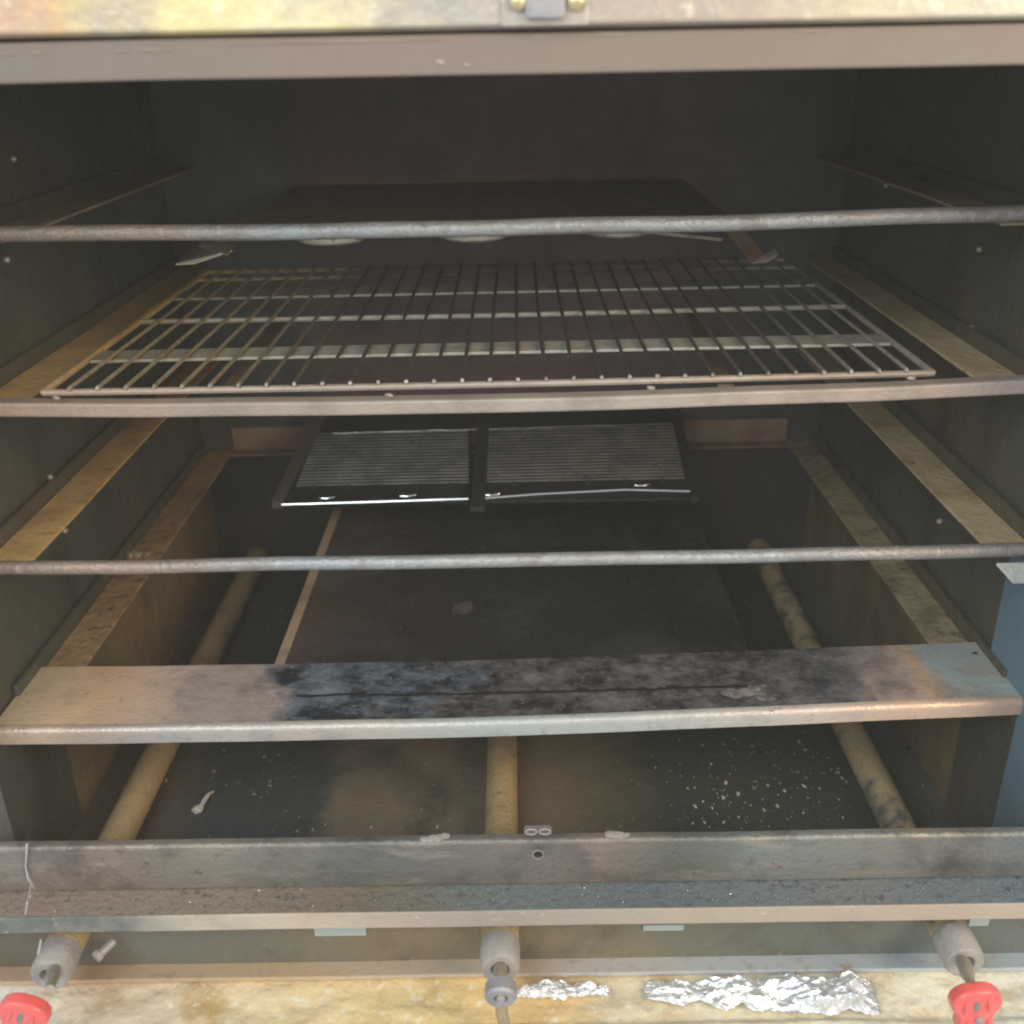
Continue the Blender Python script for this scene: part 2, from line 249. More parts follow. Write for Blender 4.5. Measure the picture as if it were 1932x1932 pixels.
M['dark'] = mat('black_iron', [(0, (0.03, 0.03, 0.028))], rough=0.5)
M['fin'] = mat('grey_fins', [(-0.3, (0.24, 0.26, 0.245)), (0.0, (0.25, 0.225, 0.205)), (0.3, (0.40, 0.31, 0.2))], mott=(30, (0.12, 0.12, 0.11), 0.42, 0.66), rough=0.4, metal=0.4)
M['finpanel'] = mat('dark_fin_panel', [(0, (0.025, 0.026, 0.025))], mott=(14, (0.06, 0.055, 0.05), 0.45, 0.75), rough=0.45, metal=0.2)
M['shine'] = mat('polished_wire', [(0, (0.88, 0.88, 0.86))], rough=0.18, rvar=0.05, metal=0.9, bump=(50, 0.02))
M['ash'] = mat('pale_ash', [(0, (0.55, 0.53, 0.47))], mott=(90, (0.38, 0.35, 0.28), 0.45, 0.7), rough=0.6, bump=(300, 0.5))
M['glint'] = mat('grease_beads', [(0, (0.35, 0.36, 0.36))], rough=0.12, rvar=0.05, metal=0.6, bump=(300, 0.1))
M['slot'] = mat('pale_blue_slot_light', [(0, (0.40, 0.46, 0.45))], rough=0.4, bump=(100, 0.05))  # pale blue stands for light showing through the slots
M['crust'] = mat('dark_grease_ridge', [(0, (0.012, 0.012, 0.013))], rough=0.7, bump=(300, 0.5), spec=0.1)
M['smear'] = mat('dusty_smear', [(0, (0.22, 0.19, 0.17))], mott=(60, (0.12, 0.10, 0.09), 0.4, 0.7), rough=0.5, bump=(200, 0.8))

# ------------------------------------------------------------------ cabinet
XW, YB, YF = 0.400, 1.255, 0.60
LEV = [0.120, 0.235, 0.3475, 0.471]            # the four shelf levels, metres below the camera
cab = thing('cooking_cabinet', 'open sooty steel cooking cabinet with tan shelf rails down both sides', 'cabinet', (0, 0.9, H(0.80)))
ZT, ZF = H(-0.05), H(0.642)
for s in (-1, 1):
    x0, x1 = (-XW-0.004, -XW) if s < 0 else (XW, XW+0.004)
    wl = MB().box(x0, x1, YF+0.004, YB, H(0.475), ZT).build('side_wall', M['wall'], cab)
    lw = MB().box(x0-0.001*s, x1-0.001*s, 0.75, YB, ZF, H(0.4755)).build('lower_side_wall', M['lowwall'], cab)  # rear part in lighter brown, the light on it painted in
    lw['label'] = 'rear lower side wall, painted lighter brown as if lit'
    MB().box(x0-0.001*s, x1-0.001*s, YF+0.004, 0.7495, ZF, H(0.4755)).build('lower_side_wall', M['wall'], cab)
    # small bolts and weld beads
    for (px, py) in ([(8, 490), (90, 900), (118, 1001), (20, 300)] if s < 0 else [(1852, 470), (1836, 620), (1805, 741), (1675, 350), (1789, 876), (1777, 983)]):
        p = at(px, py, X=XW*s)
        if YF+0.02 < p.y < YB-0.02:
            MB().lump((XW*s - 0.002*s, p.y, p.z), (0.003, 0.003, 0.003), 2, 0.1).build('bolt', M['bright'], wl, smooth=True)
    # shelf rails: an angle with its leg up the wall
    for k, h in enumerate(LEV):
        xi, xo = (0.36, 0.3985)
        m = MB(); z = H(h)
        y0 = YF+0.035; y1 = YB-0.003
        if k == 3: y0 = 0.645
        n = 16
        pr = [(xi, z), (xi, z-0.0025), (xo-0.0045, z-0.0025), (xo-0.0045, z)]
        y0 = (0.757, 0.726, 0.692, 0.690)[k]
        rows = []
        for i in range(n+1):
            y = y0 + (y1-y0)*i/n; dz = 0.0012*noise.noise(Vector((y*8, k*3.1, s)))
            rows.append([m.bm.verts.new((s*a, y, b+dz)) for a, b in pr])
        for i in range(n):
            for j in range(4): m.bm.faces.new((rows[i][j], rows[i][(j+1) % 4], rows[i+1][(j+1) % 4], rows[i+1][j]))
        m.bm.faces.new(rows[0]); m.bm.faces.new(rows[-1][::-1])
        rl = m.build('shelf_rail', (M['rail_dim'], M['rail'], M['rail'], M['rail_low'])[k], cab, bevel=0.0006)
        MB().box(s*(xo-0.0042), s*xo, y0, y1, z-0.004, z+0.0125).build('rail_flange', M['wall'], rl, bevel=0.0008)
MB().box(-XW-0.002, XW+0.002, YB-0.0005, YB+0.003, ZF-0.003, H(0.475)).build('lower_back_wall', M['backlow'], cab)
MB().box(-XW-0.004, XW+0.004, YB, YB+0.004, ZF-0.004, ZT).build('back_wall', M['back'], cab)
MB().box(-XW-0.004, XW+0.004, YF+0.004, YB+0.004, ZT, ZT+0.004).build('ceiling_panel', M['wall'], cab)
MB().box(-XW-0.004, XW+0.004, YF+0.004, YB, ZF-0.003, ZF).build('floor_panel', M['floor'], cab)
# back rail at the lowest level
z = H(LEV[3])
MB().beam([(YB-0.022, z), (YB-0.022, z-0.003), (YB-0.002, z-0.003), (YB-0.002, z+0.030), (YB-0.004, z+0.030), (YB-0.004, z)], -0.3595, 0.3595, n=8).build('back_rail', M['railback'], cab, bevel=0.0005)
# a bright end tab at the front of the third rail on the right
p = at(1890, 1068, Y=0.66)
MB().slab([at(1880, 1062, Y=0.675), at(1960, 1060, Y=0.675), at(1960, 1096, Y=0.665), at(1912, 1097, Y=0.665)], 0.002).build('rail_tab', M['ash'], cab, bevel=0.0004)
# front returns of the side walls, window light painted as blue on the right one
def yz_prism(outline, x0, x1):
    m = MB(); a = [m.bm.verts.new((x0, y, z)) for y, z in outline]; b = [m.bm.verts.new((x1, y, z)) for y, z in outline]; n = len(outline)
    for i in range(n): m.bm.faces.new((a[i], a[(i+1) % n], b[(i+1) % n], b[i]))
    m.bm.faces.new(a[::-1]); m.bm.faces.new(b); return m
yz_prism([(YF+0.003, H(0.60)), (YF+0.003, ZT), (0.66, ZT), (0.66, H(0.365)), (0.722, H(0.365)), (0.722, H(0.4655)), (0.664, H(0.4655)), (0.664, H(0.60))], XW-0.0032, XW-0.0003).build('front_return', M['jambR'], cab, bevel=0.0008)['label'] = 'return inside the right edge of the opening, painted blue grey as if window lit'
yz_prism([(YF+0.003, H(0.60)), (YF+0.003, ZT), (0.638, ZT), (0.638, H(0.60))], -XW+0.0003, -XW+0.0032).build('front_return', M['jambL'], cab, bevel=0.0008)
# outer side of the cabinet
# crossbars
def circ(y, z, r, n=10, fy=1.0): return [(y + r*fy*math.cos(2*math.pi*k/n), z + r*math.sin(2*math.pi*k/n)) for k in range(n)]
b1 = MB().beam(circ(0.752, H(0.1150), 0.0058), -XW, XW, sag=0.0035, n=60, wob=0.0014, seed=1, tilt=(0.0005, 0.0026)).build('crossbar', M['bar'], cab, smooth=True)
b2 = MB().beam([(0.707, H(0.2265)), (0.707, H(0.2375)), (0.7215, H(0.2375)), (0.7215, H(0.2265))], -XW, XW, sag=0.0062, n=60, wob=0.0010, seed=2, tilt=(0, 0.0045)).build('crossbar', M['bar2'], cab, bevel=0.002)
b2['label'] = 'square brownish crossbar under the wire rack'
b3 = MB().beam(circ(0.686, H(0.3495), 0.0054), -XW+0.003, 0.388, sag=0.0008, n=60, wob=0.0012, seed=3, tilt=(-0.001, 0.0008)).build('crossbar', M['bar'], cab, smooth=True)
# front lip with its bolt hole
lip = MB()
def arc(cy, cz, r, a0, a1, n=5): return [(cy + r*math.cos(math.radians(a0+(a1-a0)*i/n)), cz + r*math.sin(math.radians(a0+(a1-a0)*i/n))) for i in range(n+1)]
zt = H(0.542); y0 = 0.598
pr = [(y0, H(0.5835)), (y0+0.002, H(0.5835)), (y0+0.002, zt-0.005), (y0+0.005, zt-0.002), (y0+0.0075, zt-0.002), (y0+0.0075, zt)] + arc(y0+0.004, zt-0.004, 0.004, 90, 180)
lip.beam(pr, -XW-0.06, XW+0.06, n=40, wob=0.0012, seed=4)
lip = lip.build('front_lip', M['lip'], cab, smooth=True)
hp = at(1015, 1612, Y=y0)
me = bpy.data.meshes.new('cut'); bm = bmesh.new()
bmesh.ops.create_cone(bm, cap_ends=True, segments=20, radius1=0.0038, radius2=0.0038, depth=0.02,
    matrix=Matrix.Translation(hp - cab.location) @ Matrix.Rotation(math.pi/2, 4, 'X')); bm.to_mesh(me); bm.free()
cut = bpy.data.objects.new('cut', me); COL.objects.link(cut); cut.location = cab.location
bo = lip.modifiers.new('b', 'BOOLEAN'); bo.object = cut; bo.operation = 'DIFFERENCE'; bo.solver = 'EXACT'
bpy.context.view_layer.update()
dg = bpy.context.evaluated_depsgraph_get(); nm = bpy.data.meshes.new_from_object(lip.evaluated_get(dg))
lip.modifiers.clear(); lip.data = nm; bpy.data.objects.remove(cut)
MB().tube([hp + Vector((math.cos(t*math.pi/10)*0.0041, -0.0003, math.sin(t*math.pi/10)*0.0041)) for t in range(21)], 0.0004, 6).build('hole_rim', M['cap'], lip, smooth=True)
# clip standing on the lip
cp = at(1015, 1571, Y=0.604)
cl = MB()
def rrect(cx, cz, w_, h_, r, n=4):
    o = []
    for sx, sz, a in ((1, 1, 0), (-1, 1, 90), (-1, -1, 180), (1, -1, 270)):
        for i in range(n+1):
            t = math.radians(a + 90*i/n); o.append((cx + sx*(w_/2-r) + r*math.cos(t), cz + sz*(h_/2-r) + r*math.sin(t)))
    return o
cl.prism(rrect(cp.x, cp.z+0.0005, 0.0215, 0.0105, 0.0025), 0.6045, 0.6065)
clip = cl.build('catch_clip', M['lip'], cab, bevel=0.0006)
for sx in (-1, 1):
    MB().tube([(cp.x + sx*0.0052 + 0.0042*math.cos(t*math.pi/8), 0.6040, cp.z + 0.0008 + 0.0026*math.sin(t*math.pi/8)) for t in range(17)], 0.0006, 6).build('clip_loop', M['cap'], clip, smooth=True)
# sill in front of the lip
zs = H(0.5845)
MB().beam([(0.5735, zs-0.001), (0.5735, zs-0.003), (0.6035, zs-0.002), (0.6035, zs)], -XW-0.06, XW+0.06, n=30, wob=0.0006, seed=5).build('sill', M['sill'], cab)
MB().beam([(0.5715, zs-0.0005), (0.5735, zs-0.0005), (0.5735, zs-0.0155), (0.5715, zs-0.0155)], -XW-0.06, XW+0.06, n=30, wob=0.0006, seed=5).build('sill_face', M['sillface'], cab, bevel=0.0007)
# panel under the sill, with pale patches painted as light through three slots
MB().box(-XW-0.06, XW+0.06, 0.600, 0.603, H(0.668), H(0.5875)).build('under_panel', M['underpanel'], cab)
for (xa, xb, ya, yb) in ((594, 690, 1747, 1765), (1213, 1290, 1744, 1755), (1826, 1868, 1727, 1746)):
    a = at(xa, yb, Y=0.5995); b = at(xb, ya, Y=0.5995)
    MB().box(a.x, b.x, 0.5985, 0.600, a.z, b.z).build('lit_slot_patch', M['slot'], cab, bevel=0.0004)
MB().beam([(0.585, H(0.665)), (0.585, H(0.669)), (0.605, H(0.669)), (0.605, H(0.6655))], -XW-0.06, XW+0.06, n=24, wob=0.0015, seed=8).build('tray_ledge', M['traylip'], cab, bevel=0.001)
# top rail and the stained panel over the opening
zb = at(966, 141, Y=0.60).z; zt2 = at(966, 62, Y=0.60).z
MB().beam([(0.600, zb), (0.600, zt2), (0.622, zt2+0.001), (0.622, zb+0.002)], -XW-0.06, XW+0.06, n=24, wob=0.0006, seed=6).build('top_rail', M['toprail'], cab, bevel=0.0015)
MB().beam([(0.606, zt2+0.001), (0.594, zt2+0.0035), (0.594, zt2+0.14), (0.606, zt2+0.14)], -XW-0.06, XW+0.06, n=24, wob=0.0006, seed=7).build('top_panel', M['toppanel'], cab, bevel=0.0015)
for (xa, xb, py) in ((0, 26, 103), (55, 85, 101), (212, 244, 98), (262, 325, 96), (430, 830, 84), (1000, 1040, 70), (1120, 1192, 66), (1500, 1560, 60)):
    a, b = at(xa, py, Y=0.5995), at(xb, py - (xb-xa)*0.022, Y=0.5995)
    MB().tube([a, lerp(a, b, 0.3) + Vector((0, 0, 0.0003)), lerp(a, b, 0.7), b], [0.0002, 0.0005, 0.0004, 0.0002], 6).build('scuff', M['bar2'], cab, smooth=True)
for (px, py) in ((828, 116), (880, 122), (835, 118)):
    a = at(px, py, Y=0.5995); MB().lump(a, (0.0014, 0.0005, 0.0011), 2, 0.3).build('speck', M['bar2'], cab, smooth=True)
c = at(1028, 2, Y=0.593)
lt = thing('door_catch', 'small grey door catch plate between two brass screws above the opening', 'catch', (c.x, 0.594, c.z-0.01))
MB().prism(rrect(c.x, c.z+0.0062, 0.0205, 0.029, 0.002), 0.588, 0.5938).build('catch_plate', M['latch'], lt, bevel=0.001)
MB().prism(rrect(c.x, c.z+0.0185, 0.046, 0.060, 0.001), 0.5928, 0.5939).build('backing_plate', M['toppanel'], lt, bevel=0.0006)
for px in (978, 1087):
    q = at(px, 2, Y=0.592)
    MB().tube([(q.x, 0.5921, q.z), (q.x, 0.590, q.z), (q.x, 0.5885, q.z)], [0.0046, 0.0044, 0.0025], 14).build('screw', M['screw'], lt, smooth=True)

# ------------------------------------------------------------------ channel plate on the lowest rails
pl = thing('channel_plate', 'wide heat stained steel channel plate, sooty black in the middle, across the lowest rails', 'plate', (0, 0.70, H(0.471)))
zp = H(0.4685); yf, yb = 0.6505, 0.7385
pr = [(yb, zp), (yb, zp-0.012), (yb-0.002, zp-0.012), (yb-0.002, zp-0.002), (yf+0.0065, zp-0.002), (yf+0.0065, zp)]
pf = [(yf+0.0062, zp-0.0022), (yf+0.002, zp-0.006), (yf+0.002, zp-0.0135), (yf, zp-0.0135)] + arc(yf+0.0062, zp-0.0058, 0.0062, 180, 90, 6)
for (nm_, pr_, mt_) in (('plate_top', pr, M['plate']), ('front_flange', pf, M['flange'])):
    pm = MB().beam(pr_, -0.3975, 0.3975, sag=0.0028, n=60, wob=0.0010, seed=9)
    for v in pm.bm.verts: v.co.y += 0.014*v.co.x + (0.003 if v.co.x > 0 and v.co.y < 0.66 else 0)*v.co.x/0.4; v.co.z += 0.004*max(0, v.co.x)/0.4
    pm.build(nm_, mt_, pl, smooth=True)
st = MB()
for i in range(500):
    x = random.uniform(-0.185, 0.25); y = random.uniform(yf+0.004, yb-0.002)
    if noise.noise(Vector((x*22, y*30, 7))) < 0.12: continue
    t = (x+0.3975)/0.795; z_ = zp - 0.0028*4*t*(1-t) + 0.001*noise.noise(Vector((x*9, 9, 0))) + 0.004*max(0, x)/0.4
    r = random.uniform(0.0003, 0.0009); st.lump((x, y, z_), (r*1.6, r, r*0.3), 1, 0.4)
o = st.build('ash_flecks', M['smear'], pl); o['kind'] = 'stuff'
def platez(x):
    t = (x+0.3975)/0.795; return zp - 0.0028*4*t*(1-t) + 0.001*noise.noise(Vector((x*9, 9, 0))) + 0.004*max(0, x)/0.4
pts = []
for i in range(60):
    px = 560 + (1410-560)*i/59; a = at(px, 1313 - (px-560)*0.016 + 3*noise.noise(Vector((i*0.25, 0, 0))), h=0.4705)
    pts.append((a.x, a.y, platez(a.x)+0.0004))
MB().tube(pts, [0.0009 + 0.0010*abs(noise.noise(Vector((i*0.3, 5, 0)))) for i in range(60)], 6).build('grease_ridge', M['crust'], pl, smooth=True)
c = at(1425, 1310, h=0.4705)
m = MB()
for k in range(26):
    u = random.random(); m.lump((c.x + (u-0.6)*0.040, c.y + random.gauss(0, 0.0045)*(0.4+u), platez(c.x)), (random.uniform(0.002, 0.006), random.uniform(0.002, 0.005), random.uniform(0.0003, 0.0007)), 2, 0.25)
m.build('dried_smear', M['smear2'], pl, smooth=True)
c = at(1838, 1243, h=0.4705)
MB().lump((c.x, c.y, platez(c.x)), (0.0028, 0.0016, 0.0006), 2, 0.1).build('bolt_hole_plug', M['dark'], pl, smooth=True)

# ------------------------------------------------------------------ wire rack on the second crossbar
HR = 0.2225
rk = thing('wire_rack', 'rectangular wire rack with many thin rods and flat cross straps, on the second shelf', 'rack', (0, 0.95, H(HR)))
zr = H(HR)
cfl, cfr = at(82, 741, h=HR), at(1760, 704, h=HR); cbl, cbr = at(392, 514, h=HR), at(1482, 490, h=HR)
def rackp(u, v, dz=0): q = lerp(lerp(cfl, cfr, u), lerp(cbl, cbr, u), v); q.z = zr + dz; return q
rw = 0.0021
MB().tube([rackp(i/24, 0) + Vector((0, 0, -0.0012*math.sin(math.pi*i/24))) for i in range(25)], 0.0026, 8).build('front_rod', M['bar2'], rk, smooth=True)
for (a, b) in ((0.2, 0.6), ):
    pass
MB().tube([rackp(0, 1), rackp(1, 1)], rw, 8).build('back_rod', M['wire'], rk, smooth=True)
for u in (0, 1): MB().tube([rackp(u, 0), rackp(u, 0.5), rackp(u, 1)], 0.0024, 8).build('side_rod', M['strap'] if u else M['rail'], rk, smooth=True)
NW = 32
for i in range(1, NW):
    u = i/NW; j = random.uniform(-0.0012, 0.0012)
    a, b = rackp(u, -0.003, 0.0034), rackp(u, 1.0, 0.0034); mid = rackp(u, 0.5, 0.0034 - 0.0012); mid.x += j
    wm = MB().tube([a, lerp(a, mid, 0.5) + Vector((j/2, 0, 0)), mid, lerp(mid, b, 0.5), b], 0.00155, 6)
    nf = len(wm.bm.faces); wm.lump(a + Vector((0, -0.0012, -0.0004)), (0.0017, 0.0017, 0.0017), 1, 0.3)
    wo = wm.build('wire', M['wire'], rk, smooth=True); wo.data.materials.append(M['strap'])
    for f in wo.data.polygons:
        if f.index >= nf: f.material_index = 1
def vof(py):
    q = at(966, py, h=HR); f = rackp(0.5, 0); b = rackp(0.5, 1); return (q.y-f.y)/(b.y-f.y)
for (ya, yb_) in ((665, 647), (551, 537)):
    va, vb = vof(ya), vof(yb_)
    q = [rackp(0.005, va, 0.001), rackp(0.995, va, 0.001), rackp(0.995, vb, 0.001), rackp(0.005, vb, 0.001)]
    MB().slab(q, 0.0025).build('cross_strap', M['strap'], rk, bevel=0.0004)
v = vof(593); MB().tube([rackp(0.002, v, 0.0005), rackp(0.5, v, -0.0008), rackp(0.998, v, 0.0005)], 0.0024, 8).build('cross_rod', M['strap'], rk, smooth=True)
v = vof(517); MB().tube([rackp(0.002, v, 0.0005), rackp(0.998, v, 0.0005)], 0.0018, 8).build('cross_rod', M['wire'], rk, smooth=True)
# weld lumps on the front rod
for px, py in ((108, 749), (735, 744), (1228, 730), (1718, 712)):
    a = at(px, py, Y=0.708); MB().lump((a.x, 0.7062, a.z), (0.0032, 0.0014, 0.0015), 2, 0.2).build('weld_bead', M['bar2'], rk, smooth=True)

# ------------------------------------------------------------------ baffle tray hanging under the first bar
bf = thing('baffle_tray', 'sloping olive brown baffle tray hanging high at the back of the cabinet', 'baffle', (0, 1.1, H(0.166)))
A = at(405, 452, h=0.160); B = at(1405, 432, h=0.160)
C = at(1290, 337, Y=1.235); D_ = at(575, 350, Y=1.235); C.z = D_.z = (C.z + D_.z)/2
C, D_ = Vector((0.205, 1.235, H(0.140))), Vector((-0.245, 1.235, H(0.140)))
MB().slab([A, B, C, D_], 0.002).build('tray_panel', M['baffle'], bf, bevel=0.0006)
MB().tube([D_ + Vector((0, 0, 0.001)), C + Vector((0, 0, 0.001))], 0.0012, 6).build('back_edge', M['railback'], bf)
# drooping front flanges
MB().slab([at(375, 462, h=0.168), at(445, 400, h=0.150), at(470, 404, h=0.150), at(430, 480, h=0.171)], 0.0015).build('side_flange', M['bright'], bf)
MB().slab([at(331, 498, h=0.178), at(378, 458, h=0.168), at(438, 472, h=0.169), at(366, 496, h=0.178)], 0.0012).build('side_flange', M['bright'], bf)
MB().slab([at(1365, 425, h=0.158), at(1400, 428, h=0.158), at(1442, 480, h=0.175), at(1418, 494, h=0.180)], 0.0015).build('side_flange', M['railback'], bf)
q = [at(1420, 495, h=0.180), at(1462, 468, h=0.172), at(1468, 480, h=0.176), at(1448, 492, h=0.180)]
MB().slab(q, 0.0012).build('bent_tab', M['bright'], bf)
MB().tube([at(1218, 437, h=0.158), at(1300, 446, h=0.160), at(1362, 452, h=0.161)], 0.0016, 6).build('tray_edge', M['bright'], bf)
for i, (px, py) in enumerate(((628, 446), (895, 440), (1165, 432))):
    c = at(px, py, h=0.164)
    m = MB()
    m.bm.free(); m.bm = bmesh.new()
    rings = []
    for j, (r, dz) in enumerate(((0.036, 0.003), (0.034, -0.002), (0.026, -0.005), (0.014, -0.006), (0.004, -0.0055))):
        rings.append([m.bm.verts.new((c.x + r*math.cos(t*math.pi/12), c.y + r*math.sin(t*math.pi/12), c.z + dz + 0.0012*noise.noise(Vector((t*0.9, j, i*5))))) for t in range(24)])
    for j in range(4):
        for t in range(24): m.bm.faces.new((rings[j][t], rings[j][(t+1) % 24], rings[j+1][(t+1) % 24], rings[j+1][t]))
    m.bm.faces.new(rings[4])
    o = m.build('foil_dish', M['dish'], None, smooth=True)
    so = o.modifiers.new('s', 'SOLIDIFY'); so.thickness = 0.0008
    tag(o, ['burnt foil dish under the baffle tray, the left one of three', 'burnt foil dish under the baffle tray, the middle one of three', 'burnt foil dish under the baffle tray, the right one of three'][i], 'dish', 'burnt foil dishes under the baffle tray')

# ------------------------------------------------------------------ finned heater grille at the back
P0 = Vector((0, 1.02, H(0.452))); sl = (0.452-0.413)/(1.225-1.02)
nrm = Vector((0, -sl, 1)).normalized()
gp = (P0, nrm)
def g(px, py, dz=0): q = at(px, py, plane=gp); return q + nrm*dz
gr = thing('heater_grille', 'two finned heater panels side by side with bright wire edges, low at the back', 'grille', (0, 1.1, H(0.47)))
for (xa, xb, ya, yb_, xc, xd) in ((532, 884, 950, 738, 884, 640), (918, 1302, 945, 735, 1262, 918)):
    pnl = MB().slab([g(xa, ya), g(xb, ya-6), g(xc + (6 if xc < 900 else 0), yb_-4), g(xd, yb_)], 0.003).build('fin_panel', M['finpanel'], gr)
    fb = MB()
    left = xa < 700
    for k in range(17):
        py = 915 - k*6.0
        t = (950-py)/175.0
        x0 = (545 + 72*t) if left else 918; x1 = 884 if left else (1300 - 40*t)
        sl_ = -0.020
        a, b = g(x0, py + sl_*(x0-720), 0.0016), g(x1, py + sl_*(x1-720), 0.0016)
        fb.tube([a, b], 0.00125, 5)
    o = fb.build('fins', M['fin'], pnl); o['kind'] = 'stuff'
    for k in range(5):
        t = (k+0.5)/5; x = (560 + 320*t) if left else (935 + 350*t)
        py = 918 - 0.02*(x-720)
        MB().slab([g(x-4, py+3, 0.002), g(x+4, py+3, 0.002), g(x+4, py-5, 0.002), g(x-4, py-5, 0.002)], 0.002).build('fin_clip', M['dark'], pnl)
MB().tube([g(628 + i*(1268-628)/30, 822 - (i*(1268-628)/30)*0.028 + 2.0*noise.noise(Vector((i*0.5, 0, 3))), 0.003) for i in range(31)], 0.0008, 6).build('edge_wire', M['shine'], gr, smooth=True)
MB().tube([g(532, 955, 0.002), g(700, 950, 0.002), g(884, 944, 0.002)], 0.0013, 6).build('edge_wire', M['shine'], gr, smooth=True)
MB().tube([g(915, 943, 0.002), g(1020, 935, 0.002), g(1180, 927, 0.002), g(1303, 930, 0.002)], 0.0013, 6).build('edge_wire', M['shine'], gr, smooth=True)
for px, py in ((617, 943), (770, 939), (928, 937), (1212, 919)):
    MB().tube([g(px-15, py+1, 0.003), g(px, py+2, 0.003), g(px+15, py-1, 0.003)], [0.0006, 0.0012, 0.0006], 6).build('wire_loop', M['shine'], gr, smooth=True)
MB().slab([g(887, 962, 0.004), g(915, 962, 0.004), g(925, 760, 0.004), g(908, 760, 0.004)], 0.006).build('divider', M['dark'], gr)
MB().slab([g(513, 951, 0.003), g(532, 951, 0.003), g(640, 740, 0.003), g(610, 740, 0.003)], 0.008).build('side_bar', M['back'], gr)
MB().slab([g(1303, 940, 0.003), g(1318, 940, 0.003), g(1275, 740, 0.003), g(1252, 740, 0.003)], 0.008).build('side_bar', M['dark'], gr)

# ------------------------------------------------------------------ black deflector over the middle burner
HS = 0.50
ds = thing('deflector_sheet', 'black sooty deflector sheet lying over the middle burner', 'sheet', (0, 0.95, H(HS)))
xl, xr_ = -0.202, 0.214
MB().slab([(xl, 0.735, H(HS)), (xr_, 0.735, H(HS)), (xr_, 1.12, H(HS)), (xl, 1.12, H(HS))], 0.002).build('sheet_top', M['sheet'], ds)
MB().box(xl-0.0095, xl-0.0002, 0.735, 1.12, H(HS+0.012), H(HS-0.002)).build('rolled_edge', M['sheetedge'], ds, bevel=0.001)
MB().box(xr_, xr_+0.0025, 0.735, 1.12, H(HS+0.012), H(HS-0.0015)).build('rolled_edge', M['sheet'], ds, bevel=0.001)
c = at(873, 1147, h=HS); MB().lump((c.x, c.y, H(HS)), (0.010, 0.012, 0.0003), 3, 0.3).build('grease_spot', M['spot'], ds, smooth=True)
# support straps seen dimly behind the rack
for (a, b) in (((430, 735), (566, 560)), ((1370, 725), (1300, 585))):
    p, q = at(*a, h=0.30), at(*b, h=0.30)
    MB().slab([(p.x-0.008, p.y, p.z), (p.x+0.008, p.y, p.z), (q.x+0.008, min(q.y, YB-0.002), p.z), (q.x-0.008, min(q.y, YB-0.002), p.z)], 0.003).build('support_strap', M['railback'], cab, bevel=0.0005)

# ------------------------------------------------------------------ burner tubes with their air shutters and valves
def burner(xc, label, pm, tgt, tgt_r):
    hb = 0.626
    t = thing('burner_tube', label, 'burner', (xc, 0.9, H(hb)), 'gas burner tubes through the cabinet floor')
    MB().tube([(xc, 0.575, H(hb)), (xc, 0.8, H(hb-0.001)), (xc, 1.0, H(hb)), (xc, YB-0.004, H(hb))], 0.0145, 22).build('pipe', pm, t, smooth=True)
    c = Vector((xc, 0.562, H(hb)))
    cap = MB()
    prof = [(0.580, 0.0), (0.580, 0.0146), (0.574, 0.0152), (0.558, 0.0150), (0.5545, 0.0136), (0.5545, 0.0070), (0.563, 0.0062), (0.563, 0.0)]
    n = 24; rings = []
    for (y, r) in prof:
        rings.append([cap.bm.verts.new((xc + max(r, 1e-5)*math.cos(2*math.pi*k/n), y, c.z + max(r, 1e-5)*math.sin(2*math.pi*k/n))) for k in range(n)])
    for i in range(len(rings)-1):
        for k in range(n): cap.bm.faces.new((rings[i][k], rings[i][(k+1) % n], rings[i+1][(k+1) % n], rings[i+1][k]))
    cap.build('air_shutter', M['cap'], t, smooth=True, bevel=0.0005)
    T = Vector(tgt)
    s0 = Vector((xc, 0.566, c.z-0.001)); d = T - s0
    MB().tube([s0, s0 + d*0.25, s0 + d*0.28, s0 + d*0.62, s0 + d*0.65, T], [0.0036, 0.0042, 0.0052, 0.0048, 0.0034, 0.0034], 14).build('nozzle', M['nozzle'], t, smooth=True)
    return t
kl = at(45, 1908, Y=0.497); kr = at(1841, 1912, Y=0.497); kc = at(945, 1878, Y=0.515)
xs = 0.618/0.911*0.4985
burner(at(378, 1261, h=0.616).x-0.004, 'stained left burner tube with a grey air shutter cap in front', M['pipe'], kl + Vector((0.014, 0.012, 0.006)), 0)
bt = burner(at(945, 1600, h=0.616).x, 'middle burner tube ending in a grey cap above a ribbed ring', M['pipe'], kc, 0)
burner(at(1545, 1231, h=0.616).x-0.004, 'right burner tube mottled with dark soot, cap above a red handle', M['pipedark'], kr + Vector((0, 0.008, 0.012)), 0)
# ribbed ring of the middle valve
m = MB(); n = 48
prof = [(0.008, 0.0066), (0.008, 0.0108), (-0.001, 0.0112), (-0.003, 0.0098), (-0.003, 0.0055), (0.0, 0.0045), (0.0, 0.0001)]
dirv = Vector((0, -1, -0.15)).normalized(); ax = Vector((1, 0, 0)); ay = dirv.cross(ax)
rings = []
for i, (dy, r) in enumerate(prof):
    rings.append([m.bm.verts.new(kc - dirv*dy*1.0 + (ax*math.cos(2*math.pi*k/n) + ay*math.sin(2*math.pi*k/n))*(r*(1 + (0.035 if (k % 2 and i in (1, 2)) else 0)))) for k in range(n)])
for i in range(len(rings)-1):
    for k in range(n): m.bm.faces.new((rings[i][k], rings[i][(k+1) % n], rings[i+1][(k+1) % n], rings[i+1][k]))
m.build('ribbed_ring', M['latch'], bt)
MB().tube([kc + dirv*0.0005, kc + dirv*0.003], [0.0034, 0.003], 6).build('hex_plug', M['cap'], bt, bevel=0.0004)
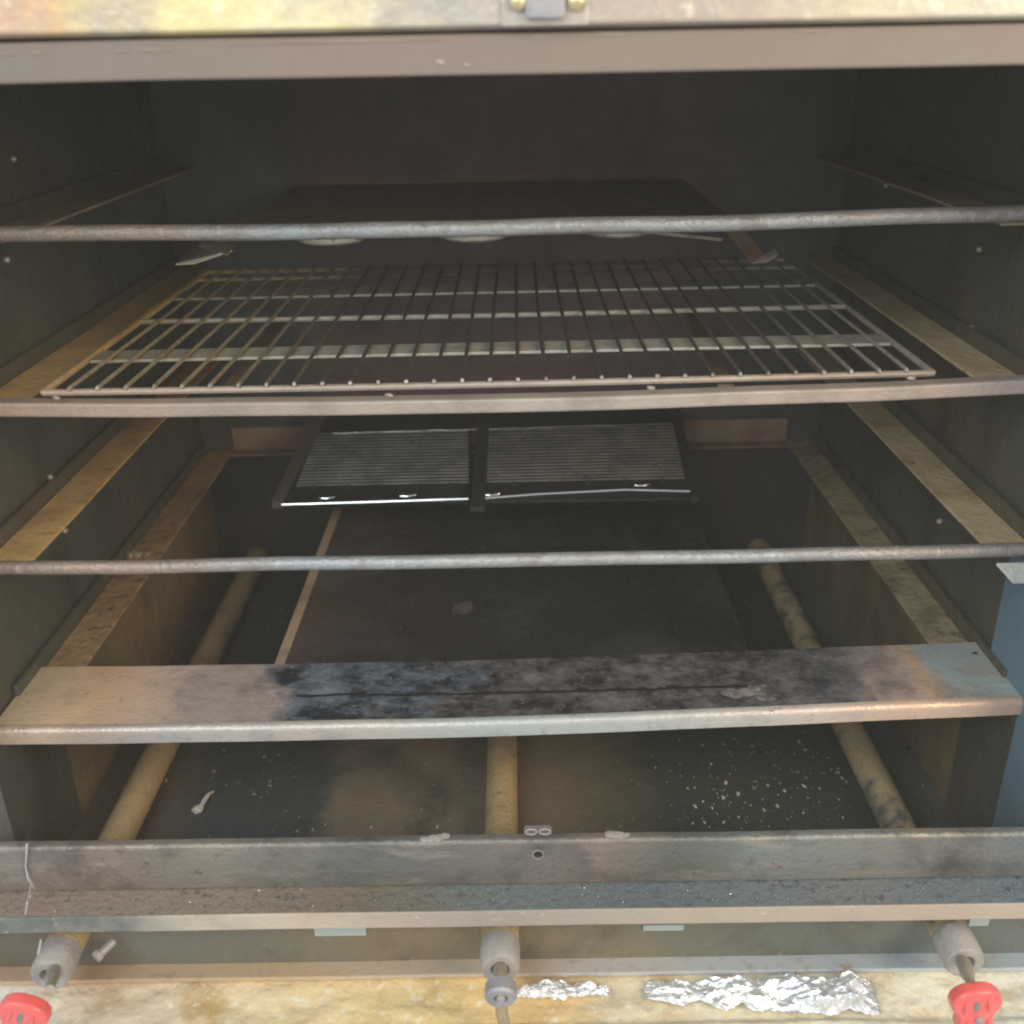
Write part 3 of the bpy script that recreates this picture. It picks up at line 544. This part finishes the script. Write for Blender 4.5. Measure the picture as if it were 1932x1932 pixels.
MB().tube([kc + Vector((0, 0.004, -0.008)), kc + Vector((0.0, 0.010, -0.030)), kc + Vector((0.002, 0.014, -0.05))], 0.0045, 12).build('feed_pipe', M['nozzle'], bt, smooth=True)

# butterfly shaped red valve handles
def handle(c, rot, label):
    t = thing('valve_handle', label, 'handle', c, 'red gas valve handles')
    half = [(0, 16.5), (3.5, 16.8), (8, 16.0), (12.5, 13.6), (15.8, 10.0), (17.2, 5.5), (16.6, 1.0), (14.2, -3.0), (12.4, -6.5), (11.8, -10.0), (12.6, -13.5), (12.8, -17.0), (10.5, -20.5), (6, -22.5), (0, -23)]
    out = [(x*0.001, z*0.001) for x, z in half] + [(-x*0.001, z*0.001) for x, z in half[-2:0:-1]]
    ca, sa = math.cos(rot), math.sin(rot)
    o2 = [(c.x + x*ca - z*sa, c.z + x*sa + z*ca) for x, z in out]
    MB().prism(o2, c.y-0.005, c.y+0.006).build('handle_body', M['red'], t, bevel=0.0028, seg=4, smooth=True)
    def P2(x, z): return Vector((c.x + x*ca - z*sa, 0, c.z + x*sa + z*ca))
    for (x, z, rx, rz) in ((-0.0010, 0.0045, 0.0019, 0.0050), ):
        q = P2(x, z); ol = [(q.x + rx*math.cos(k*math.pi/8)*ca - rz*math.sin(k*math.pi/8)*sa, q.z + rx*math.cos(k*math.pi/8)*sa + rz*math.sin(k*math.pi/8)*ca) for k in range(16)]
        MB().prism(ol, c.y-0.0056, c.y-0.003).build('slot_inlay', M['hole'], t, bevel=0.0003)
    for (x, z, hh) in ((-0.0085, 0.004, 0.0060), (0.0075, 0.0045, 0.0060), (-0.0065, -0.013, 0.0050), (0.0085, -0.0135, 0.0050)):
        u0, u1 = P2(x, z-hh), P2(x*0.92, z+hh)
        MB().tube([(u0.x, c.y-0.0048, u0.z), (lerp(u0.x, u1.x, 0.5), c.y-0.0056, lerp(u0.z, u1.z, 0.5)), (u1.x, c.y-0.0048, u1.z)], [0.0008, 0.0015, 0.0008], 8).build('grip_rib', M['red'], t, smooth=True)
    q = P2(0.0015, -0.0085)
    MB().tube([(q.x, c.y-0.003, q.z), (q.x, c.y-0.0062, q.z), (q.x, c.y-0.0072, q.z)], [0.0028, 0.0028, 0.0016], 12).build('screw', M['cap'], t, smooth=True)
    return t
handle(at(1839, 1896, Y=0.495), 0.10, 'red butterfly valve handle below the right burner cap')
handle(at(44, 1918, Y=0.495), -0.40, 'red butterfly valve handle below the left burner cap')
# bolt lying beside the left shutter
bl = thing('loose_bolt', 'pale loose bolt leaning beside the left burner cap', 'bolt', at(195, 1800, Y=0.585))
a, b = at(180, 1808, Y=0.578), at(214, 1776, Y=0.592)
MB().tube([a, lerp(a, b, 0.25)], [0.0048, 0.0048], 6).build('bolt_head', M['cap'], bl, bevel=0.0005)
MB().tube([lerp(a, b, 0.2), b], 0.0034, 12).build('shank', M['latch'], bl, smooth=True)

# ------------------------------------------------------------------ drip tray with foil
HT = 0.672
tr = thing('drip_tray', 'yellow greasy drip tray along the bottom of the opening', 'tray', (0, 0.54, H(HT+0.01)))
m = MB(); nx, ny = 220, 40; g_ = []
for j in range(ny+1):
    y = 0.598 - (0.598-0.505)*j/ny
    row = []
    for i in range(nx+1):
        x = -0.46 + 0.92*i/nx
        z = H(HT) - 0.004*math.sin(min(1, j/ny*1.6)*math.pi/2) + (0.0026*noise.noise(Vector((x*26, y*60, 0))))*min(1, j/8) + 0.0006*min(1, j/8)*noise.noise(Vector((x*90, y*150, 3)))
        if y < 0.549: z += 0.006*min(1, (0.549-y)/0.008)
        row.append(m.bm.verts.new((x, y, z)))
    g_.append(row)
for j in range(ny):
    for i in range(nx): m.bm.faces.new((g_[j][i], g_[j][i+1], g_[j+1][i+1], g_[j+1][i]))
o = m.build('tray_bottom', M['tray'], tr, smooth=True)
so = o.modifiers.new('s', 'SOLIDIFY'); so.thickness = 0.0015; so.offset = -1
MB().box(-0.46, 0.46, 0.500, 0.5045, H(HT+0.02), H(HT-0.003)).build('tray_rim', M['traylip'], tr, bevel=0.001)
def foil(x0, x1, ya, yb_, amp, seed, label, shape):
    nx, ny = 200, 50
    m = MB(); rows = []
    for j in range(ny+1):
        row = []
        for i in range(nx+1):
            u, v = i/nx, j/ny
            e = shape(u)
            x = x0 + (x1-x0)*u + 0.004*noise.noise(Vector((v*6, seed, u*5))) + 0.0015*noise.noise(Vector((v*25, seed, u*30)))
            y = lerp(ya(u), yb_(u), v) + 0.006*noise.noise(Vector((u*11, v*2, seed))) + 0.002*noise.noise(Vector((u*40, v*9, seed)))
            q_ = Vector((x*36 + y*40, y*80 - x*16, seed))
            q_ = q_*0.62; n1 = 1-2*abs(noise.noise(q_)); n2 = 1-2*abs(noise.noise(q_*2.3 + Vector((3, 1, 0)))); n3 = 1-2*abs(noise.noise(q_*5))
            edge = min(1, 6*v, 6*(1-v), 10*u, 10*(1-u))
            z = H(HT) + 0.0012 + e*amp*(0.9*n1 + 0.45*n2 + 0.12*n3 + 0.3)*max(0.08, edge)
            row.append(m.bm.verts.new((x, y, max(z, H(HT)-0.0005))))
        rows.append(row)
    for j in range(ny):
        for i in range(nx): m.bm.faces.new((rows[j][i], rows[j][i+1], rows[j+1][i+1], rows[j+1][i]))
    o = m.build('foil_sheet', M['foil'], None)
    so = o.modifiers.new('s', 'SOLIDIFY'); so.thickness = 0.0003
    tag(o, label, 'foil', 'crumpled foil on the drip tray'); return o
f1a, f1b = at(975, 1870, h=HT), at(1148, 1862, h=HT)
foil(f1a.x, f1b.x, lambda u: 0.580 - 0.004*abs(2*u-1), lambda u: 0.5685 - 0.003*u*(1-u)*4 + 0.003*u, 0.0048, 1.0, 'small narrow strip of crumpled foil right of the ribbed ring', lambda u: 1.0)
f2a, f2b = at(1215, 1850, h=HT), at(1640, 1850, h=HT)
foil(f2a.x, f2b.x, lambda u: 0.583 - 0.006*abs(u-0.55), lambda u: 0.564 - 0.014*min(1, u*1.5), 0.0078, 5.0, 'large bright crumpled foil sheet on the right of the tray', lambda u: 0.45 + 0.75*u)

# ------------------------------------------------------------------ crumbs and scraps
m = MB()
fl = [(225,120,8),(400,155,5),(470,300,8),(585,445,16),(680,530,18),(565,560,17),(350,630,14),(480,640,12),(290,490,8),(345,485,9),(910,465,10),(1040,510,12),(985,625,14),(1185,680,10),(1190,470,16),(1150,130,16),(1200,190,12),(1450,360,12),(1485,410,13),(870,575,8),(880,655,11),(570,750,10),(420,752,10),(685,712,8),(410,590,8),(1310,490,9),(1460,575,8),(990,540,6),(1490,715,9),(330,760,8),(460,790,5),(235,395,5),(230,295,5),(20,240,5),(620,600,5),(780,620,6),(530,560,6)]
def floorflake(px, py, s):
    c = at(px, py, h=0.6415)
    d = random.uniform(-0.25, 0.25)
    m.lump((c.x, c.y, ZF+0.0006), (s*0.00011*1.1, s*0.00022, 0.0007), 1, 0.3)
for zx, zy, s in fl: floorflake(1226.4 + zx*0.2441, 1368 + zy*0.2441, s)
for i in range(120):
    floorflake(random.gauss(1430, 130), random.uniform(1400, 1565), random.uniform(1.5, 5))
for i in range(60): floorflake(random.uniform(250, 900), random.uniform(1420, 1580), random.uniform(1.5, 4.5))
for px, py, s in ((313, 1473, 12), (614, 1556, 7), (590, 1565, 8), (700, 1560, 10), (560, 1568, 8), (825, 1560, 9)): floorflake(px, py, s)
o = m.build('floor_crumbs', M['ash']); o['kind'] = 'stuff'; o['label'] = 'pale ash crumbs scattered over the dark cabinet floor'; o['category'] = 'crumbs'
m = MB()
for i in range(420):                                   # crumbs on the low rails and beads on the sill
    x = random.uniform(-0.42, 0.42) if i % 3 else random.gauss(0.18, 0.16)
    if abs(x) > 0.44: continue
    y = random.uniform(0.576, 0.597); r = random.uniform(0.0003, 0.00085)
    m.lump((x, y, zs + r*0.3), (r*1.2, r, r*0.8), 1, 0.25)
o = m.build('sill_grit', M['glint']); o['kind'] = 'stuff'; o['label'] = 'shiny grit and grease beads sprinkled along the front sill'; o['category'] = 'grit'
m = MB()
for i in range(160):
    a, b = (-0.30, -0.215) if i % 2 else (0.225, 0.30)
    x = random.uniform(a, b); y = random.uniform(0.76, 1.15); r = random.uniform(0.0006, 0.0022)
    m.lump((x, y, ZF + r*0.3), (r*1.3, r, r*0.6), 1, 0.3)
o = m.build('burner_crumbs', M['smear']); o['kind'] = 'stuff'; o['label'] = 'brown crumbs on the floor beside the deflector sheet'; o['category'] = 'crumbs'
sc_ = thing('food_scrap', 'curled pale scrap of food on the dark floor at left', 'scrap', (at(380, 1520, h=0.641)))
c = at(374, 1528, h=0.641)
MB().lump((c.x, c.y, ZF+0.002), (0.006, 0.005, 0.0028), 2, 0.3).build('scrap_body', M['ash'], sc_, smooth=True)
MB().tube([c + Vector((0.002, 0.0, 0.002)), c + Vector((0.004, 0.008, 0.004)), c + Vector((0.006, 0.016, 0.005)), c + Vector((0.009, 0.022, 0.003))], [0.002, 0.0024, 0.0018, 0.001], 7).build('scrap_curl', M['ash'], sc_, smooth=True)
for px, lab in ((822, 'bluish grey flake of residue on the front lip, left of the clip'), (1168, 'bluish grey flake of residue on the front lip, right of the clip')):
    a = at(px, 1577, Y=0.602); m = MB()
    for k in range(7): m.lump((a.x + random.uniform(-0.008, 0.008), 0.602 + random.uniform(-0.002, 0.002), zt + 0.0008), (0.004, 0.003, 0.0006), 2, 0.3)
    tag(m.build('residue_flake', M['cap'], None, smooth=True), lab, 'residue', 'flakes of residue on the front lip')
# burnt lump on the left low rail
c = at(250, 1040, h=0.466)
m = MB()
for k in range(4): m.lump((c.x - 0.008 + k*0.007, c.y, H(0.469)), (0.005, 0.006, 0.0025), 2, 0.3)
tag(m.build('burnt_lump', M['bright'], None, smooth=True), 'pale crusty lump on the lowest left rail behind the third bar', 'lump')
# thread of dried grease hanging over the lip at the far left
pts = [(51, 1590), (50, 1612), (48, 1635), (53, 1655), (60, 1668), (56, 1682), (52, 1700), (48, 1725)]
yy = [0.597, 0.596, 0.596, 0.595, 0.590, 0.580, 0.571, 0.570]
MBt = MB().tube([at(px, py, Y=y_) for (px, py), y_ in zip(pts, yy)], [0.0010, 0.0009, 0.0006, 0.0008, 0.0012, 0.0010, 0.0006, 0.0004], 7)
MBt.tube([at(62, 1668, Y=0.589), at(65, 1680, Y=0.583), at(57, 1692, Y=0.572)], 0.0006, 6)
tag(MBt.build('grease_thread', M['shine'], None, smooth=True), 'thin shiny thread of dried grease hanging over the lip at the far left', 'drip')
m = MB().tube([at(78, 1772, Y=0.552), at(72, 1800, Y=0.551)], 0.0008, 6)
tag(m.build('grease_drop', M['shine'], None, smooth=True), 'short bright streak of grease on the left burner cap', 'drip')

# ------------------------------------------------------------------ thin smoke, added also to lift the blacks like lens glare
hz = MB().box(-0.75, 0.75, -0.06, 1.40, -1.0, 0.98).build('haze', bpy.data.materials.new('smoke_and_glare_haze'))
hm = hz.data.materials[0]; hm.use_nodes = True; hm.node_tree.nodes.clear()
ho = hm.node_tree.nodes.new('ShaderNodeOutputMaterial'); hv = hm.node_tree.nodes.new('ShaderNodeVolumePrincipled')
hv.inputs['Color'].default_value = (0.92, 0.87, 0.76, 1); hv.inputs['Density'].default_value = 0.038
hm.node_tree.links.new(hv.outputs[0], ho.inputs['Volume'])
hz['kind'] = 'stuff'; hz['label'] = 'thin pale smoke in the air, also standing in for lens glare'; hz['category'] = 'haze'
